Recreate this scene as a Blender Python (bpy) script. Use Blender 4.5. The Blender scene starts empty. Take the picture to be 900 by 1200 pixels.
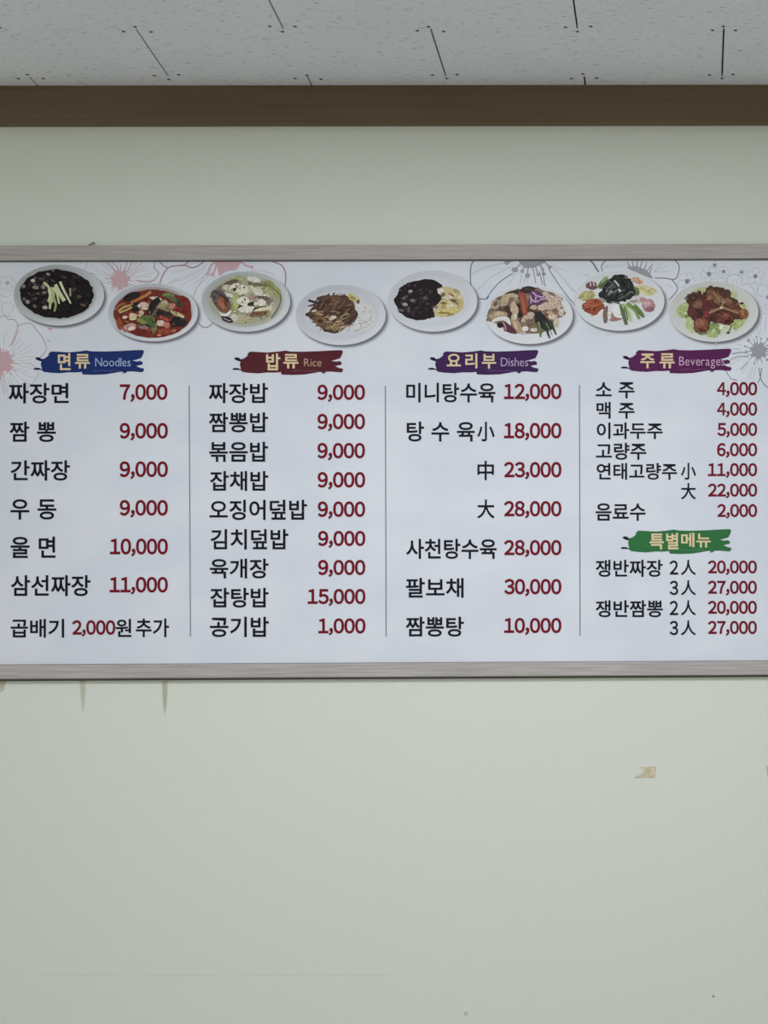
import bpy, bmesh, math, random
from mathutils import Vector

SC = bpy.context.scene
COL = SC.collection
rnd = random.Random(7)

# ------------------------------------------------------------------ camera
EYE = Vector((0.0, -5.128, 1.05))            # seated viewer, wall surface is y = 0
F = 2727.0                                    # focal length in pixels of the 900 x 1200 frame
YAW, ROLL, PITCH = 0.016706, 0.0067075, 0.0138658
SHX, SHY = -0.338593, 0.291567
fw = Vector((math.sin(YAW) * math.cos(PITCH), math.cos(YAW) * math.cos(PITCH), math.sin(PITCH)))
r0 = Vector((math.cos(YAW), -math.sin(YAW), 0.0))
u0 = r0.cross(fw)
RT = r0 * math.cos(ROLL) - u0 * math.sin(ROLL)
UP = u0 * math.cos(ROLL) + r0 * math.sin(ROLL)
cd = bpy.data.cameras.new('camera')
cd.sensor_width = 36.0
cd.sensor_fit = 'AUTO'
cd.lens = F / 1200.0 * 36.0
cd.shift_x, cd.shift_y = SHX, SHY
cd.clip_start, cd.clip_end = 0.05, 60
cam = bpy.data.objects.new('camera', cd)
COL.objects.link(cam)
from mathutils import Matrix
m = Matrix((RT, UP, -fw)).transposed().to_4x4()
m.translation = EYE
cam.matrix_world = m
SC.camera = cam

def at(px, py, y):
    """a point of the photograph carried onto the plane at depth y"""
    a = (px - 450 + SHX * 1200) / F
    b = -(py - 600 - SHY * 1200) / F
    d = fw + RT * a + UP * b
    return EYE + d * ((y - EYE.y) / d.y)

# ------------------------------------------------------------------ light
world = bpy.data.worlds.new('world')
SC.world = world
world.use_nodes = True
bg = world.node_tree.nodes['Background']
bg.inputs[0].default_value = (0.945, 0.922, 0.905, 1)
bg.inputs[1].default_value = 0.78

def area(name, loc, rot, sx, sy, power, col):
    l = bpy.data.lights.new(name, 'AREA')
    l.shape = 'RECTANGLE'
    l.size, l.size_y, l.energy, l.color = sx, sy, power, col
    o = bpy.data.objects.new(name, l)
    COL.objects.link(o)
    o.location, o.rotation_euler = loc, rot
    return o

CEIL = EYE.z + 1.669
# fluorescent ceiling panels of the room
area('ceiling_light', (-0.4, -1.52, CEIL - 0.05), (0, 0, 0), 1.8, 0.6, 35.5, (0.95, 0.945, 1.12))
area('ceiling_light', (0.6, -4.2, CEIL - 0.05), (0, 0, 0), 1.2, 0.6, 16, (0.94, 0.945, 1.06))

SC.view_settings.view_transform = 'Standard'
SC.view_settings.look = 'None'
SC.view_settings.exposure = 0.0
SC.view_settings.gamma = 1.0
SC.view_settings.use_curve_mapping = False

# ------------------------------------------------------------------ helpers
def lin(c):
    c = c / 255.0
    return c / 12.92 if c <= 0.04045 else ((c + 0.055) / 1.055) ** 2.4

def alb(rgb, e):
    """albedo that shows as rgb under an even illumination e"""
    if not hasattr(e, '__len__'):
        e = (e, e, e)
    return tuple(min(0.95, lin(v) / w) for v, w in zip(rgb, e)) + (1.0,)

E_BOARD = (0.82, 0.83, 0.89)
def ink(rgb):
    return alb(rgb, E_BOARD)

def mat(name, rough=0.6, spec=0.3):
    m = bpy.data.materials.new(name)
    m.use_nodes = True
    nt = m.node_tree
    b = nt.nodes['Principled BSDF']
    b.inputs['Roughness'].default_value = rough
    b.inputs['Specular IOR Level'].default_value = spec
    return m, nt, b

def node(nt, t, **kw):
    n = nt.nodes.new(t)
    for k, v in kw.items():
        setattr(n, k, v)
    return n

def noise(nt, scale, detail=4, rough=0.55, stretch=(1, 1, 1)):
    tc = node(nt, 'ShaderNodeNewGeometry')
    mp = node(nt, 'ShaderNodeMapping')
    mp.inputs['Scale'].default_value = stretch
    nz = node(nt, 'ShaderNodeTexNoise')
    nz.inputs['Scale'].default_value = scale
    nz.inputs['Detail'].default_value = detail
    nz.inputs['Roughness'].default_value = rough
    nt.links.new(tc.outputs['Position'], mp.inputs['Vector'])
    nt.links.new(mp.outputs['Vector'], nz.inputs['Vector'])
    return nz

def ramp(nt, src, stops):
    r = node(nt, 'ShaderNodeValToRGB')
    els = r.color_ramp.elements
    while len(els) < len(stops):
        els.new(0.5)
    for e, (p, c) in zip(els, stops):
        e.position = p
        e.color = c
    nt.links.new(src, r.inputs['Fac'])
    return r

def mul(nt, a, b, fac=1.0):
    mx = node(nt, 'ShaderNodeMix', data_type='RGBA', blend_type='MULTIPLY')
    mx.inputs[0].default_value = fac
    nt.links.new(a, mx.inputs[6])
    nt.links.new(b, mx.inputs[7])
    return mx.outputs[2]

def bump(nt, b, src, strength, dist):
    bp = node(nt, 'ShaderNodeBump')
    bp.inputs['Strength'].default_value = strength
    bp.inputs['Distance'].default_value = dist
    nt.links.new(src, bp.inputs['Height'])
    nt.links.new(bp.outputs['Normal'], b.inputs['Normal'])

def g(v):
    return (v, v, v, 1)

def link(name, me, material, parent=None, kind=None):
    o = bpy.data.objects.new(name, me)
    COL.objects.link(o)
    if material:
        me.materials.append(material)
    if parent:
        o.parent = parent
    if kind:
        o['kind'] = kind
    return o

def bm_box(bm, a, b):
    vs = [bm.verts.new((x, y, z)) for x in (a[0], b[0]) for y in (a[1], b[1]) for z in (a[2], b[2])]
    for f in ((0, 1, 3, 2), (4, 6, 7, 5), (0, 4, 5, 1), (2, 3, 7, 6), (0, 2, 6, 4), (1, 5, 7, 3)):
        bm.faces.new([vs[i] for i in f])

def bm_obj(name, bm, material, parent=None, kind=None, bevel=0.0, seg=2):
    bmesh.ops.recalc_face_normals(bm, faces=bm.faces)
    if bevel:
        bmesh.ops.bevel(bm, geom=bm.edges[:], offset=bevel, segments=seg, profile=0.6, affect='EDGES')
    me = bpy.data.meshes.new(name)
    bm.to_mesh(me)
    bm.free()
    return link(name, me, material, parent, kind)

def tag(o, label, cat, group=None):
    o['label'] = label
    o['category'] = cat
    if group:
        o['group'] = group

# ------------------------------------------------------------------ setting materials
m_wall, nt, b = mat('cream_wallpaper', 0.75, 0.25)
n1 = noise(nt, 3.0, 3)
n2 = noise(nt, 160, 3, 0.6, (1, 1, 1.4))
c1 = ramp(nt, n1.outputs['Fac'], [(0.3, alb((188, 195, 179), 0.72)), (0.7, alb((190, 195, 181), 0.72))])
c2 = ramp(nt, n2.outputs['Fac'], [(0.3, g(0.955)), (0.7, g(1.0))])
nt.links.new(mul(nt, c1.outputs[0], c2.outputs[0]), b.inputs['Base Color'])
n3 = noise(nt, 520, 2, 0.6, (1, 1, 0.6))
bump(nt, b, n3.outputs['Fac'], 0.25, 0.0012)

m_ceil, nt, b = mat('mineral_ceiling_tile', 0.9, 0.1)
n1 = noise(nt, 1.0, 3, 0.55, (58, 150, 40))
n2 = noise(nt, 1.0, 2, 0.5, (4, 4, 4))
f1 = ramp(nt, n1.outputs['Fac'], [(0.60, g(1.0)), (0.70, g(0.62))])
f2 = ramp(nt, n2.outputs['Fac'], [(0.3, (0.78, 0.81, 0.82, 1)), (0.7, (0.81, 0.84, 0.85, 1))])
nt.links.new(mul(nt, f2.outputs[0], f1.outputs[0]), b.inputs['Base Color'])
n3 = noise(nt, 1.0, 3, 0.6, (120, 160, 120))
bump(nt, b, n3.outputs['Fac'], 0.25, 0.002)

def wood(name, c_dark, c_light, stretch, rough=0.5, spec=0.3, vary=6):
    m, nt, b = mat(name, rough, spec)
    n1 = noise(nt, 1.0, 5, 0.65, stretch)
    n2 = noise(nt, 1.0, 3, 0.5, (vary * 0.4, vary, vary))
    c = ramp(nt, n1.outputs['Fac'], [(0.3, c_dark), (0.7, c_light)])
    v = ramp(nt, n2.outputs['Fac'], [(0.3, g(0.9)), (0.7, g(1.0))])
    nt.links.new(mul(nt, c.outputs[0], v.outputs[0]), b.inputs['Base Color'])
    bump(nt, b, n1.outputs['Fac'], 0.1, 0.0008)
    return m

m_trim = wood('brown_wood_moulding', (0.122, 0.085, 0.046, 1), (0.160, 0.112, 0.060, 1), (2.5, 60, 110), 0.5, 0.3)
m_frame = wood('greyed_wood_frame', alb((138, 135, 127), 0.74), alb((169, 166, 158), 0.74), (7, 220, 260), 0.55, 0.3, 14)

m_floor, nt, b = mat('floor_vinyl', 0.5, 0.3)
n1 = noise(nt, 1.0, 4, 0.6, (2, 14, 2))
c = ramp(nt, n1.outputs['Fac'], [(0.3, (0.44, 0.44, 0.41, 1)), (0.7, (0.52, 0.52, 0.48, 1))])
nt.links.new(c.outputs[0], b.inputs['Base Color'])

m_gap, nt, b = mat('dark_ceiling_void', 0.9, 0.1)
b.inputs['Base Color'].default_value = (0.05, 0.05, 0.05, 1)
m_screw, nt, b = mat('dark_screw_head', 0.6, 0.3)
n1 = noise(nt, 900, 2)
c = ramp(nt, n1.outputs['Fac'], [(0.3, g(0.03)), (0.7, g(0.07))])
nt.links.new(c.outputs[0], b.inputs['Base Color'])

# decals: printed inks and stains take their own colour per mesh
m_ink, nt, b = mat('printing_ink', 0.55, 0.12)
at_n = node(nt, 'ShaderNodeAttribute', attribute_name='ink')
nt.links.new(at_n.outputs['Color'], b.inputs['Base Color'])

m_stain, nt, b = mat('dried_stain', 0.8, 0.1)
at_n = node(nt, 'ShaderNodeAttribute', attribute_name='ink')
nt.links.new(at_n.outputs['Color'], b.inputs['Base Color'])
nt.links.new(at_n.outputs['Alpha'], b.inputs['Alpha'])

# ------------------------------------------------------------------ structure
bm = bmesh.new()
bm_box(bm, (-4.5, 0.0, 0.0), (4.0, 0.12, CEIL + 0.05))
wall = bm_obj('wall_back', bm, m_wall, kind='structure')

bm = bmesh.new()
bm_box(bm, (-4.5, -8.5, -0.1), (4.0, 0.0, 0.0))
bm_obj('floor', bm, m_floor, kind='structure')

# ceiling tiles 600 x 300 mm, brick-laid; the row joints are tight, the butt joints open
bm = bmesh.new()
ROW0 = -0.0846                                    # row joint nearest the wall
ROWD = 0.2965
XJ = -1.124                                       # butt joint of the first full row
def row_edges(k):
    return ROW0 - ROWD * k, ROW0 - ROWD * (k + 1)
for k in range(-1, 28):
    y1, y0 = row_edges(k)
    y1 = min(y1, 0.0)
    off = 0.0 if k % 2 == 0 else 0.3
    for i in range(-6, 9):
        xa = XJ + off + 0.6 * i
        bm_box(bm, (xa + 0.0019, y0 + 0.00025, CEIL), (xa + 0.6 - 0.0019, y1 - 0.00025, CEIL + 0.009))
ceiling = bm_obj('ceiling', bm, m_ceil, kind='structure')
ceiling['label'] = 'pale grey fissured ceiling tiles fixed with screws'
bm = bmesh.new()
bm_box(bm, (-4.8, -8.6, CEIL + 0.0095), (4.6, 0.0, CEIL + 0.05))
bm_obj('dark_back_sheet', bm, m_gap, ceiling)

def screw_mesh():
    bm = bmesh.new()
    n = 14
    prof = [(0.0040, 0.0), (0.0038, -0.0008), (0.0026, -0.0013), (0.0012, -0.0009)]
    rings = [[bm.verts.new((r * math.cos(2 * math.pi * j / n), r * math.sin(2 * math.pi * j / n), z)) for j in range(n)] for r, z in prof]
    for a, c in zip(rings, rings[1:]):
        for j in range(n):
            bm.faces.new((a[j], a[(j + 1) % n], c[(j + 1) % n], c[j]))
    bm.faces.new(rings[-1])
    bm.faces.new(rings[0][::-1])
    bmesh.ops.recalc_face_normals(bm, faces=bm.faces)
    me = bpy.data.meshes.new('screw')
    bm.to_mesh(me)
    bm.free()
    me.materials.append(m_screw)
    return me
scr = screw_mesh()
def screw(x, y):
    o = bpy.data.objects.new('screw', scr)
    COL.objects.link(o)
    o.parent = ceiling
    o.location = (x + rnd.uniform(-0.003, 0.003), y + rnd.uniform(-0.004, 0.004), CEIL + 0.0002)
for k in range(0, 4):                              # along each row joint: corner pairs and mid-tile screws
    yj = ROW0 - ROWD * k
    for i in range(-1, 5):
        for near in (0, 1):                        # near = the row on the camera side of the joint
            par = (k + (0 if near else 1)) % 2
            xj = XJ - 0.6 + (0.0 if par == 0 else 0.3) + 0.6 * i
            if not (-1.75 < xj < 0.45):
                continue
            dy = -0.012 if near else 0.012
            screw(xj - 0.026, yj + dy)
            screw(xj + 0.026, yj + dy)
            screw(xj + rnd.uniform(-0.003, 0.004), yj - dy * 1.1)

# wooden cornice moulding
zt0 = EYE.z + 1.5866
bm = bmesh.new()
prof = [(0.0, CEIL), (-0.028, CEIL), (-0.028, zt0 + 0.003), (-0.025, zt0), (0.0, zt0)]
va = [[bm.verts.new((x, y, z)) for y, z in prof] for x in (-4.5, 4.0)]
for j in range(5):
    bm.faces.new((va[0][j], va[0][(j + 1) % 5], va[1][(j + 1) % 5], va[1][j]))
bm.faces.new(va[0]); bm.faces.new(va[1])
bm_obj('trim_1', bm, m_trim, kind='structure')

# ------------------------------------------------------------------ flat printed shapes
YP = -0.0060                                       # front of the printed panel
YF = -0.0140                                       # front of the frame
def zmean(py, y):
    return sum(at(x, py, y).z for x in (0, 450, 900)) / 3
FR_T, PN_T = EYE.z + 1.3210, EYE.z + 1.2886
PN_B, FR_B = EYE.z + 0.3993, EYE.z + 0.3692
PX0, PX1 = at(-14, 540, YP).x, at(915, 540, YP).x
RAILW = FR_T - PN_T
B0 = Vector(((PX0 + PX1) / 2, 0.0, FR_B))

class Flat:
    """collects flat printed shapes given in photo pixels, each a hair above the last"""
    def __init__(s, depth, step=1.0e-5):
        s.v, s.f, s.c, s.d, s.step = [], [], [], depth, step
        s.tx = lambda x, y: (x, y)
        s.plane = YP
        s.org = B0
    def crop(s, ox, oy, k=7.5):
        s.tx = lambda x, y: (x / k + ox, y / k + oy)
        s.k = k
        return s
    def _add(s, pts, cols):
        i0 = len(s.v)
        for (x, y), c in zip(pts, cols):
            px, py = s.tx(x, y)
            s.v.append(at(px, max(py, 303.0) if s.plane == YP else py, s.plane - s.d) - s.org)
            s.c.append(c)
        return i0
    def poly(s, pts, col, up=True):
        if up:
            s.d += s.step
        c = ink(s.tone(col)) if len(col) == 3 else col
        i = s._add(pts, [c] * len(pts))
        s.f.append(list(range(i, i + len(pts))))
    def rings(s, loops, cols):
        """loops of equal length with a colour (list) each, outermost first; the last is filled"""
        s.d += s.step
        n = len(loops[0])
        base = []
        for lp, cc in zip(loops, cols):
            base.append(s._add(lp, cc))
        for a, c in zip(base, base[1:]):
            for j in range(n):
                s.f.append([a + j, a + (j + 1) % n, c + (j + 1) % n, c + j])
        return base[-1], n
    def stroke(s, pts, w, col, w1=None, smooth=True):
        if smooth and len(pts) > 2:
            pts = catmull(pts)
        s.d += s.step
        n = len(pts)
        L, R = [], []
        for i, p in enumerate(pts):
            a, b = pts[max(0, i - 1)], pts[min(n - 1, i + 1)]
            dx, dy = b[0] - a[0], b[1] - a[1]
            l = math.hypot(dx, dy) or 1.0
            t = i / max(1, n - 1)
            ww = 0.5 * (w if w1 is None else w + (w1 - w) * t)
            L.append((p[0] - dy / l * ww, p[1] + dx / l * ww))
            R.append((p[0] + dy / l * ww, p[1] - dx / l * ww))
        c = ink(s.tone(col))
        i0 = s._add(L + R, [c] * (2 * n))
        for i in range(n - 1):
            s.f.append([i0 + i, i0 + i + 1, i0 + n + i + 1, i0 + n + i])
    def ell(s, col, cx, cy, rx, ry=None, ang=0, jag=0.1, n=14):
        ry = rx if ry is None else ry
        a0 = math.radians(ang)
        pts = []
        for j in range(n):
            t = 2 * math.pi * j / n
            q = 1 + rnd.uniform(-jag, jag)
            x, y = rx * q * math.cos(t), ry * q * math.sin(t)
            pts.append((cx + x * math.cos(a0) - y * math.sin(a0), cy + x * math.sin(a0) + y * math.cos(a0)))
        s.poly(pts, col)
        if s.grain and min(rx, ry) > 13:
            s.mottle(col, cx, cy, rx * 0.8, ry * 0.8, ang)
    grain, desat = False, 0.14
    def tone(s, col):
        if not s.grain:
            return col
        l = 0.3 * col[0] + 0.59 * col[1] + 0.11 * col[2]
        return tuple(v + (l - v) * s.desat for v in col)
    def mottle(s, col, cx, cy, rx, ry, ang=0):
        a0 = math.radians(ang)
        for _ in range(int(4 + rx * ry / 130)):
            t, q = rnd.uniform(0, 2 * math.pi), math.sqrt(rnd.random())
            x, y = rx * q * math.cos(t), ry * q * math.sin(t)
            k = rnd.choice((-48, -34, -20, -12, 12, 20, 32))
            c = tuple(min(225, max(16, v + k + rnd.uniform(-7, 7))) for v in col)
            z = rnd.uniform(4, 11)
            px, py = cx + x * math.cos(a0) - y * math.sin(a0), cy + x * math.sin(a0) + y * math.cos(a0)
            b0, w = rnd.uniform(0, 180), rnd.uniform(0.35, 0.8)
            cb, sb = math.cos(math.radians(b0)), math.sin(math.radians(b0))
            P = []
            for j in range(7):
                u = 2 * math.pi * j / 7
                ex, ey = z * math.cos(u), z * w * math.sin(u)
                P.append((px + ex * cb - ey * sb, py + ex * sb + ey * cb))
            s.poly(P, c)
    def blob(s, pts, col, jag=0.0):
        p = catmull(pts, True, 4)
        if jag:
            p = [(x + rnd.uniform(-jag, jag), y + rnd.uniform(-jag, jag)) for x, y in p]
        s.poly(p, col)
    def scatter(s, n, cx, cy, rx, ry, cols, size, asp=(0.4, 0.9), ang=(0, 180), jag=0.15):
        for _ in range(n):
            t, q = rnd.uniform(0, 2 * math.pi), math.sqrt(rnd.random())
            z = rnd.uniform(*size)
            s.ell(rnd.choice(cols), cx + rx * q * math.cos(t), cy + ry * q * math.sin(t), z, z * rnd.uniform(*asp), rnd.uniform(*ang), jag, 9)
    def strands(s, n, cx, cy, rx, ry, cols, ln, w, ang=(0, 180), bend=0.35):
        for _ in range(n):
            t, q = rnd.uniform(0, 2 * math.pi), math.sqrt(rnd.random())
            x, y = cx + rx * q * math.cos(t), cy + ry * q * math.sin(t)
            a, l = math.radians(rnd.uniform(*ang)), rnd.uniform(*ln)
            dx, dy = math.cos(a) * l / 2, math.sin(a) * l / 2
            bx = rnd.uniform(-bend, bend)
            s.stroke([(x - dx, y - dy), (x - dy * bx, y + dx * bx), (x + dx, y + dy)], rnd.uniform(*w), rnd.choice(cols))
    def build(s, name, parent, material=None):
        me = bpy.data.meshes.new(name)
        me.from_pydata([tuple(p) for p in s.v], [], s.f)
        at_ = me.color_attributes.new('ink', 'FLOAT_COLOR', 'POINT')
        for i, c in enumerate(s.c):
            at_.data[i].color = c
        # every printed face looks out of the wall
        bm = bmesh.new()
        bm.from_mesh(me)
        bm.normal_update()
        for f in bm.faces:
            if f.normal.y > 0:
                f.normal_flip()
        bm.to_mesh(me)
        bm.free()
        me.update()
        return link(name, me, material or m_ink, parent)

def catmull(p, closed=False, sub=5):
    out = []
    n = len(p)
    rng = n if closed else n - 1
    for i in range(rng):
        if closed:
            a, b, c, d = p[(i - 1) % n], p[i], p[(i + 1) % n], p[(i + 2) % n]
        else:
            a, b, c, d = p[max(0, i - 1)], p[i], p[i + 1], p[min(n - 1, i + 2)]
        for k in range(sub):
            t = k / sub
            out.append(tuple(0.5 * (2 * b[j] + (c[j] - a[j]) * t + (2 * a[j] - 5 * b[j] + 4 * c[j] - d[j]) * t * t
                                    + (3 * b[j] - a[j] - 3 * c[j] + d[j]) * t ** 3) for j in (0, 1)))
    if not closed:
        out.append(p[-1])
    return out

# ------------------------------------------------------------------ the menu board
board = bpy.data.objects.new('menu_board', None)
COL.objects.link(board)
board.location = B0
board.empty_display_size = 0.1
tag(board, 'wide white printed restaurant menu board in a grey wood frame on the wall', 'menu board')

m_panel, nt, b = mat('laminated_print_white', 0.45, 0.2)
n1 = noise(nt, 5.0, 2, 0.5, (1, 1, 1.6))
c = ramp(nt, n1.outputs['Fac'], [(0.44, ink((196, 204, 213))), (0.5, ink((199, 206, 214))), (0.62, ink((202, 209, 216)))])
nt.links.new(c.outputs[0], b.inputs['Base Color'])
PANEL = (199, 206, 214)
n2 = noise(nt, 9.0, 2)
bump(nt, b, n2.outputs['Fac'], 0.08, 0.004)

bm = bmesh.new()
bm_box(bm, Vector((PX0 - 0.008, YP, PN_B - 0.008)) - B0, Vector((PX1 + 0.008, -0.0035, PN_T + 0.008)) - B0)
panel = bm_obj('panel', bm, m_panel, board)

# mitred frame rails with a softened front edge
ox0, ox1, ix0, ix1 = PX0 - RAILW, PX1 + RAILW, PX0, PX1
corn_o = [(ox0, FR_B), (ox1, FR_B), (ox1, FR_T), (ox0, FR_T)]
corn_i = [(ix0, PN_B), (ix1, PN_B), (ix1, PN_T), (ix0, PN_T)]
def rail(i):
    j = (i + 1) % 4
    o1, o2, i1, i2 = corn_o[i], corn_o[j], corn_i[i], corn_i[j]
    prof = [(0, -0.0034), (0, YF + 0.0015), (0.045, YF), (0.955, YF), (1.0, YF + 0.0015), (1.0, YP - 0.00005), (1.0, -0.0034)]
    bm = bmesh.new()
    A = [bm.verts.new(Vector((o1[0] + (i1[0] - o1[0]) * t, y, o1[1] + (i1[1] - o1[1]) * t)) - B0) for t, y in prof]
    C = [bm.verts.new(Vector((o2[0] + (i2[0] - o2[0]) * t, y, o2[1] + (i2[1] - o2[1]) * t)) - B0) for t, y in prof]
    n = len(prof)
    for k in range(n):
        bm.faces.new((A[k], A[(k + 1) % n], C[(k + 1) % n], C[k]))
    bm.faces.new(A); bm.faces.new(C)
    bm_obj('frame_rail', bm, m_frame, board)
for i in range(4):
    rail(i)

# grey strip standing for the shade where the print meets the lower rail
m_shade_hook, nt, b = mat('grey_shade_and_hook', 0.6, 0.2)
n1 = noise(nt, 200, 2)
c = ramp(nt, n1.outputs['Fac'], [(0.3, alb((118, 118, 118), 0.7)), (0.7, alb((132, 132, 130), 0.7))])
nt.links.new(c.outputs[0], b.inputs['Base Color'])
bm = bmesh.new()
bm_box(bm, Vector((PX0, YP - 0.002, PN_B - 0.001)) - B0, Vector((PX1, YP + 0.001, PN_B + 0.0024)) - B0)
bm_obj('rail_shade_strip', bm, m_shade_hook, board)
m_edge_shade, nt, b = mat('dark_edge_shade', 0.7, 0.2)  # dark colour standing for shade along the frame edges
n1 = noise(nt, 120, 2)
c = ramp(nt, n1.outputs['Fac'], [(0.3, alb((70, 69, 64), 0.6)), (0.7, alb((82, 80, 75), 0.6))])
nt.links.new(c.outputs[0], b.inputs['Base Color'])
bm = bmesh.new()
bm_box(bm, Vector((PX0, YP - 0.004, PN_T - 0.0022)) - B0, Vector((PX1, YP + 0.001, PN_T + 0.001)) - B0)  # strip added as painted shade under the upper rail's lip
o = bm_obj('rail_shade_strip', bm, m_edge_shade, board)
o['label'] = 'dark strip standing for shade under the upper frame rail'

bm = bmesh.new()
bm_box(bm, Vector((ox0 + 0.003, -0.0033, FR_B - 0.0038)) - B0, Vector((ox1 - 0.003, -0.0003, FR_T - 0.004)) - B0)  # dark sheet added so its lower edge draws the shaded line under the frame
o = bm_obj('dark_back_sheet', bm, m_edge_shade, board)
o['label'] = 'dark edge standing for the shaded line below the frame'

# hanging hook peeping over the top rail
bm = bmesh.new()
p = at(106.5, 288, -0.004)
path = [Vector((p.x - 0.006, -0.004, FR_T - 0.004)), Vector((p.x - 0.003, -0.008, FR_T + 0.002)), Vector((p.x + 0.003, -0.009, FR_T + 0.0055)), Vector((p.x + 0.0065, -0.004, FR_T + 0.0085)), Vector((p.x + 0.0065, 0.0, FR_T + 0.0085))]
prev = None
for i, q in enumerate(path):
    d = (path[min(i + 1, 4)] - path[max(i - 1, 0)]).normalized()
    s1 = d.cross(Vector((0.3, 0.2, 1))).normalized()
    s2 = d.cross(s1)
    ring = [bm.verts.new(q + (s1 * math.cos(t) + s2 * math.sin(t)) * 0.0022 - B0) for t in [2 * math.pi * k / 8 for k in range(8)]]
    if prev:
        for k in range(8):
            bm.faces.new((prev[k], prev[(k + 1) % 8], ring[(k + 1) % 8], ring[k]))
    else:
        bm.faces.new(ring)
    prev = ring
bm.faces.new(prev)
hk = bm_obj('hanging_hook', bm, m_shade_hook, board)
hk['label'] = 'small dark hook above the frame'

# ------------------------------------------------------------------ printed flowers
PINK, PINKD, PINKL = (183, 155, 162), (158, 124, 134), (184, 171, 178)
GREY, GREYD, GREYL = (142, 146, 152), (112, 116, 124), (172, 178, 186)
def flower(build):
    fl = Flat(0.0001, 2e-6)
    build(fl)
    fl.build('printed_flower', panel)
def core(fl, cx, cy, r, col, n=26, spike=(1.25, 1.9), tip=None, a0=0, a1=360):
    pts = []
    for j in range(44):
        t = 2 * math.pi * j / 44
        q = r * (1 + 0.16 * math.sin(7 * t + cx) + rnd.uniform(-0.06, 0.06))
        pts.append((cx + q * math.cos(t), cy + q * math.sin(t)))
    fl.poly(pts, col)
    for j in range(n):
        t = math.radians(a0 + (a1 - a0) * (j + rnd.uniform(0.2, 0.8)) / n)
        q = r * rnd.uniform(*spike)
        e = (cx + q * math.cos(t), cy + q * math.sin(t))
        fl.stroke([(cx + r * 0.8 * math.cos(t), cy + r * 0.8 * math.sin(t)), e], r * 0.16, col, r * 0.07, False)
        if tip and rnd.random() < 0.75:
            fl.ell(col, e[0], e[1], tip * rnd.uniform(0.7, 1.2), None, 0, 0.12, 8)
def veins(fl, cx, cy, ra, rb, n, a0, a1, col, w=0.55):
    for j in range(n):
        t = math.radians(a0 + (a1 - a0) * (j + rnd.uniform(0.1, 0.9)) / n)
        q0, q1 = ra * rnd.uniform(0.9, 1.2), rb * rnd.uniform(0.7, 1.0)
        k = rnd.uniform(-0.06, 0.06)
        fl.stroke([(cx + q0 * math.cos(t), cy + q0 * math.sin(t)), (cx + 0.5 * (q0 + q1) * math.cos(t + k), cy + 0.5 * (q0 + q1) * math.sin(t + k)),
                   (cx + q1 * math.cos(t), cy + q1 * math.sin(t))], w, col)

def pink_a(fl):
    veins(fl, 2, 424, 17, 46, 17, -85, 85, PINKL)
    core(fl, 2, 424, 12.5, PINK, 24, (1.2, 1.75))
    for pl in ([(0, 371.7), (6, 370.3), (10, 374.3), (17.3, 375), (20.7, 382.3), (17.3, 397), (13.3, 405)],
               [(20.7, 383), (26.7, 379.7), (35.3, 379), (42.7, 386.3), (51.3, 398.3), (54, 410.3), (45, 421)],
               [(24, 425), (37, 427), (45.3, 437), (39, 447.7), (30, 457)],
               [(2.7, 437), (1.5, 448), (5, 462)], [(6, 437), (4.5, 448), (7.5, 460)]):
        fl.stroke(pl, 0.9, (172, 142, 150) if pl[0][1] < 400 else PINKL)
    fl.ell(PINK, 59, 385, 2.6, 1.8); fl.ell(GREYL, 57, 399.5, 1.8, 1.3)
flower(pink_a)
def pink_b(fl):
    veins(fl, 141, 328, 14, 44, 14, -50, 30, PINKL)
    veins(fl, 141, 328, 14, 42, 8, 165, 245, PINKL)
    core(fl, 141, 328, 10.5, PINK, 22, (1.2, 1.8))
    for a, e in (((137, 319), (124, 306)), ((140, 317), (131, 306)), ((146, 318), (150, 305)), ((149, 319), (155, 306))):
        fl.stroke([a, e], 1.1, PINK)
    fl.stroke([(182, 305), (180.7, 313.7), (186, 320.3), (180, 328.3), (172, 331), (160, 329)], 1.0, PINKD)
    fl.stroke([(99, 316), (104, 305)], 0.8, PINKL)
    fl.stroke([(100, 322), (112, 332), (124, 340)], 0.7, PINKL)
flower(pink_b)
def pink_c(fl):
    veins(fl, 266, 300, 26, 72, 12, 105, 172, PINKL)
    fl.blob([(252, 304), (284, 304), (282, 308), (277, 316), (266, 318), (257, 323), (255, 314)], PINK)
    for a, c_, e in (((252, 306), (247, 312), (243, 321)), ((254, 308), (252, 316), (249, 322)), ((282, 306), (288, 311), (295, 313))):
        fl.stroke([a, c_, e], 2.2, PINK)
        fl.ell(PINK, e[0], e[1], 2.3, 1.8, 20)
    fl.stroke([(186.7, 334), (190.7, 323), (197.3, 313.7), (206.7, 311.5), (217, 311), (225, 313.7), (233, 311), (239, 306)], 1.5, PINKD)
    fl.stroke([(186.5, 306), (192, 311.5), (197.3, 313.7)], 1.4, PINKD)
    fl.stroke([(214, 312), (219, 308), (225, 305)], 1.2, PINKD)
    fl.stroke([(318, 306), (330, 311), (334.7, 321), (334, 336)], 1.5, PINKD)
    fl.stroke([(232.5, 378), (238, 383.5), (245, 382.5), (251, 377)], 1.3, PINKD)
    fl.stroke([(240, 322), (231, 338), (227, 349), (232, 356)], 1.0, PINKL)
    fl.stroke([(196, 333), (206, 329), (214, 328)], 1.0, PINKL)
    fl.stroke([(294, 317), (310, 318), (322, 322)], 0.8, PINKL)
flower(pink_c)
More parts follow.
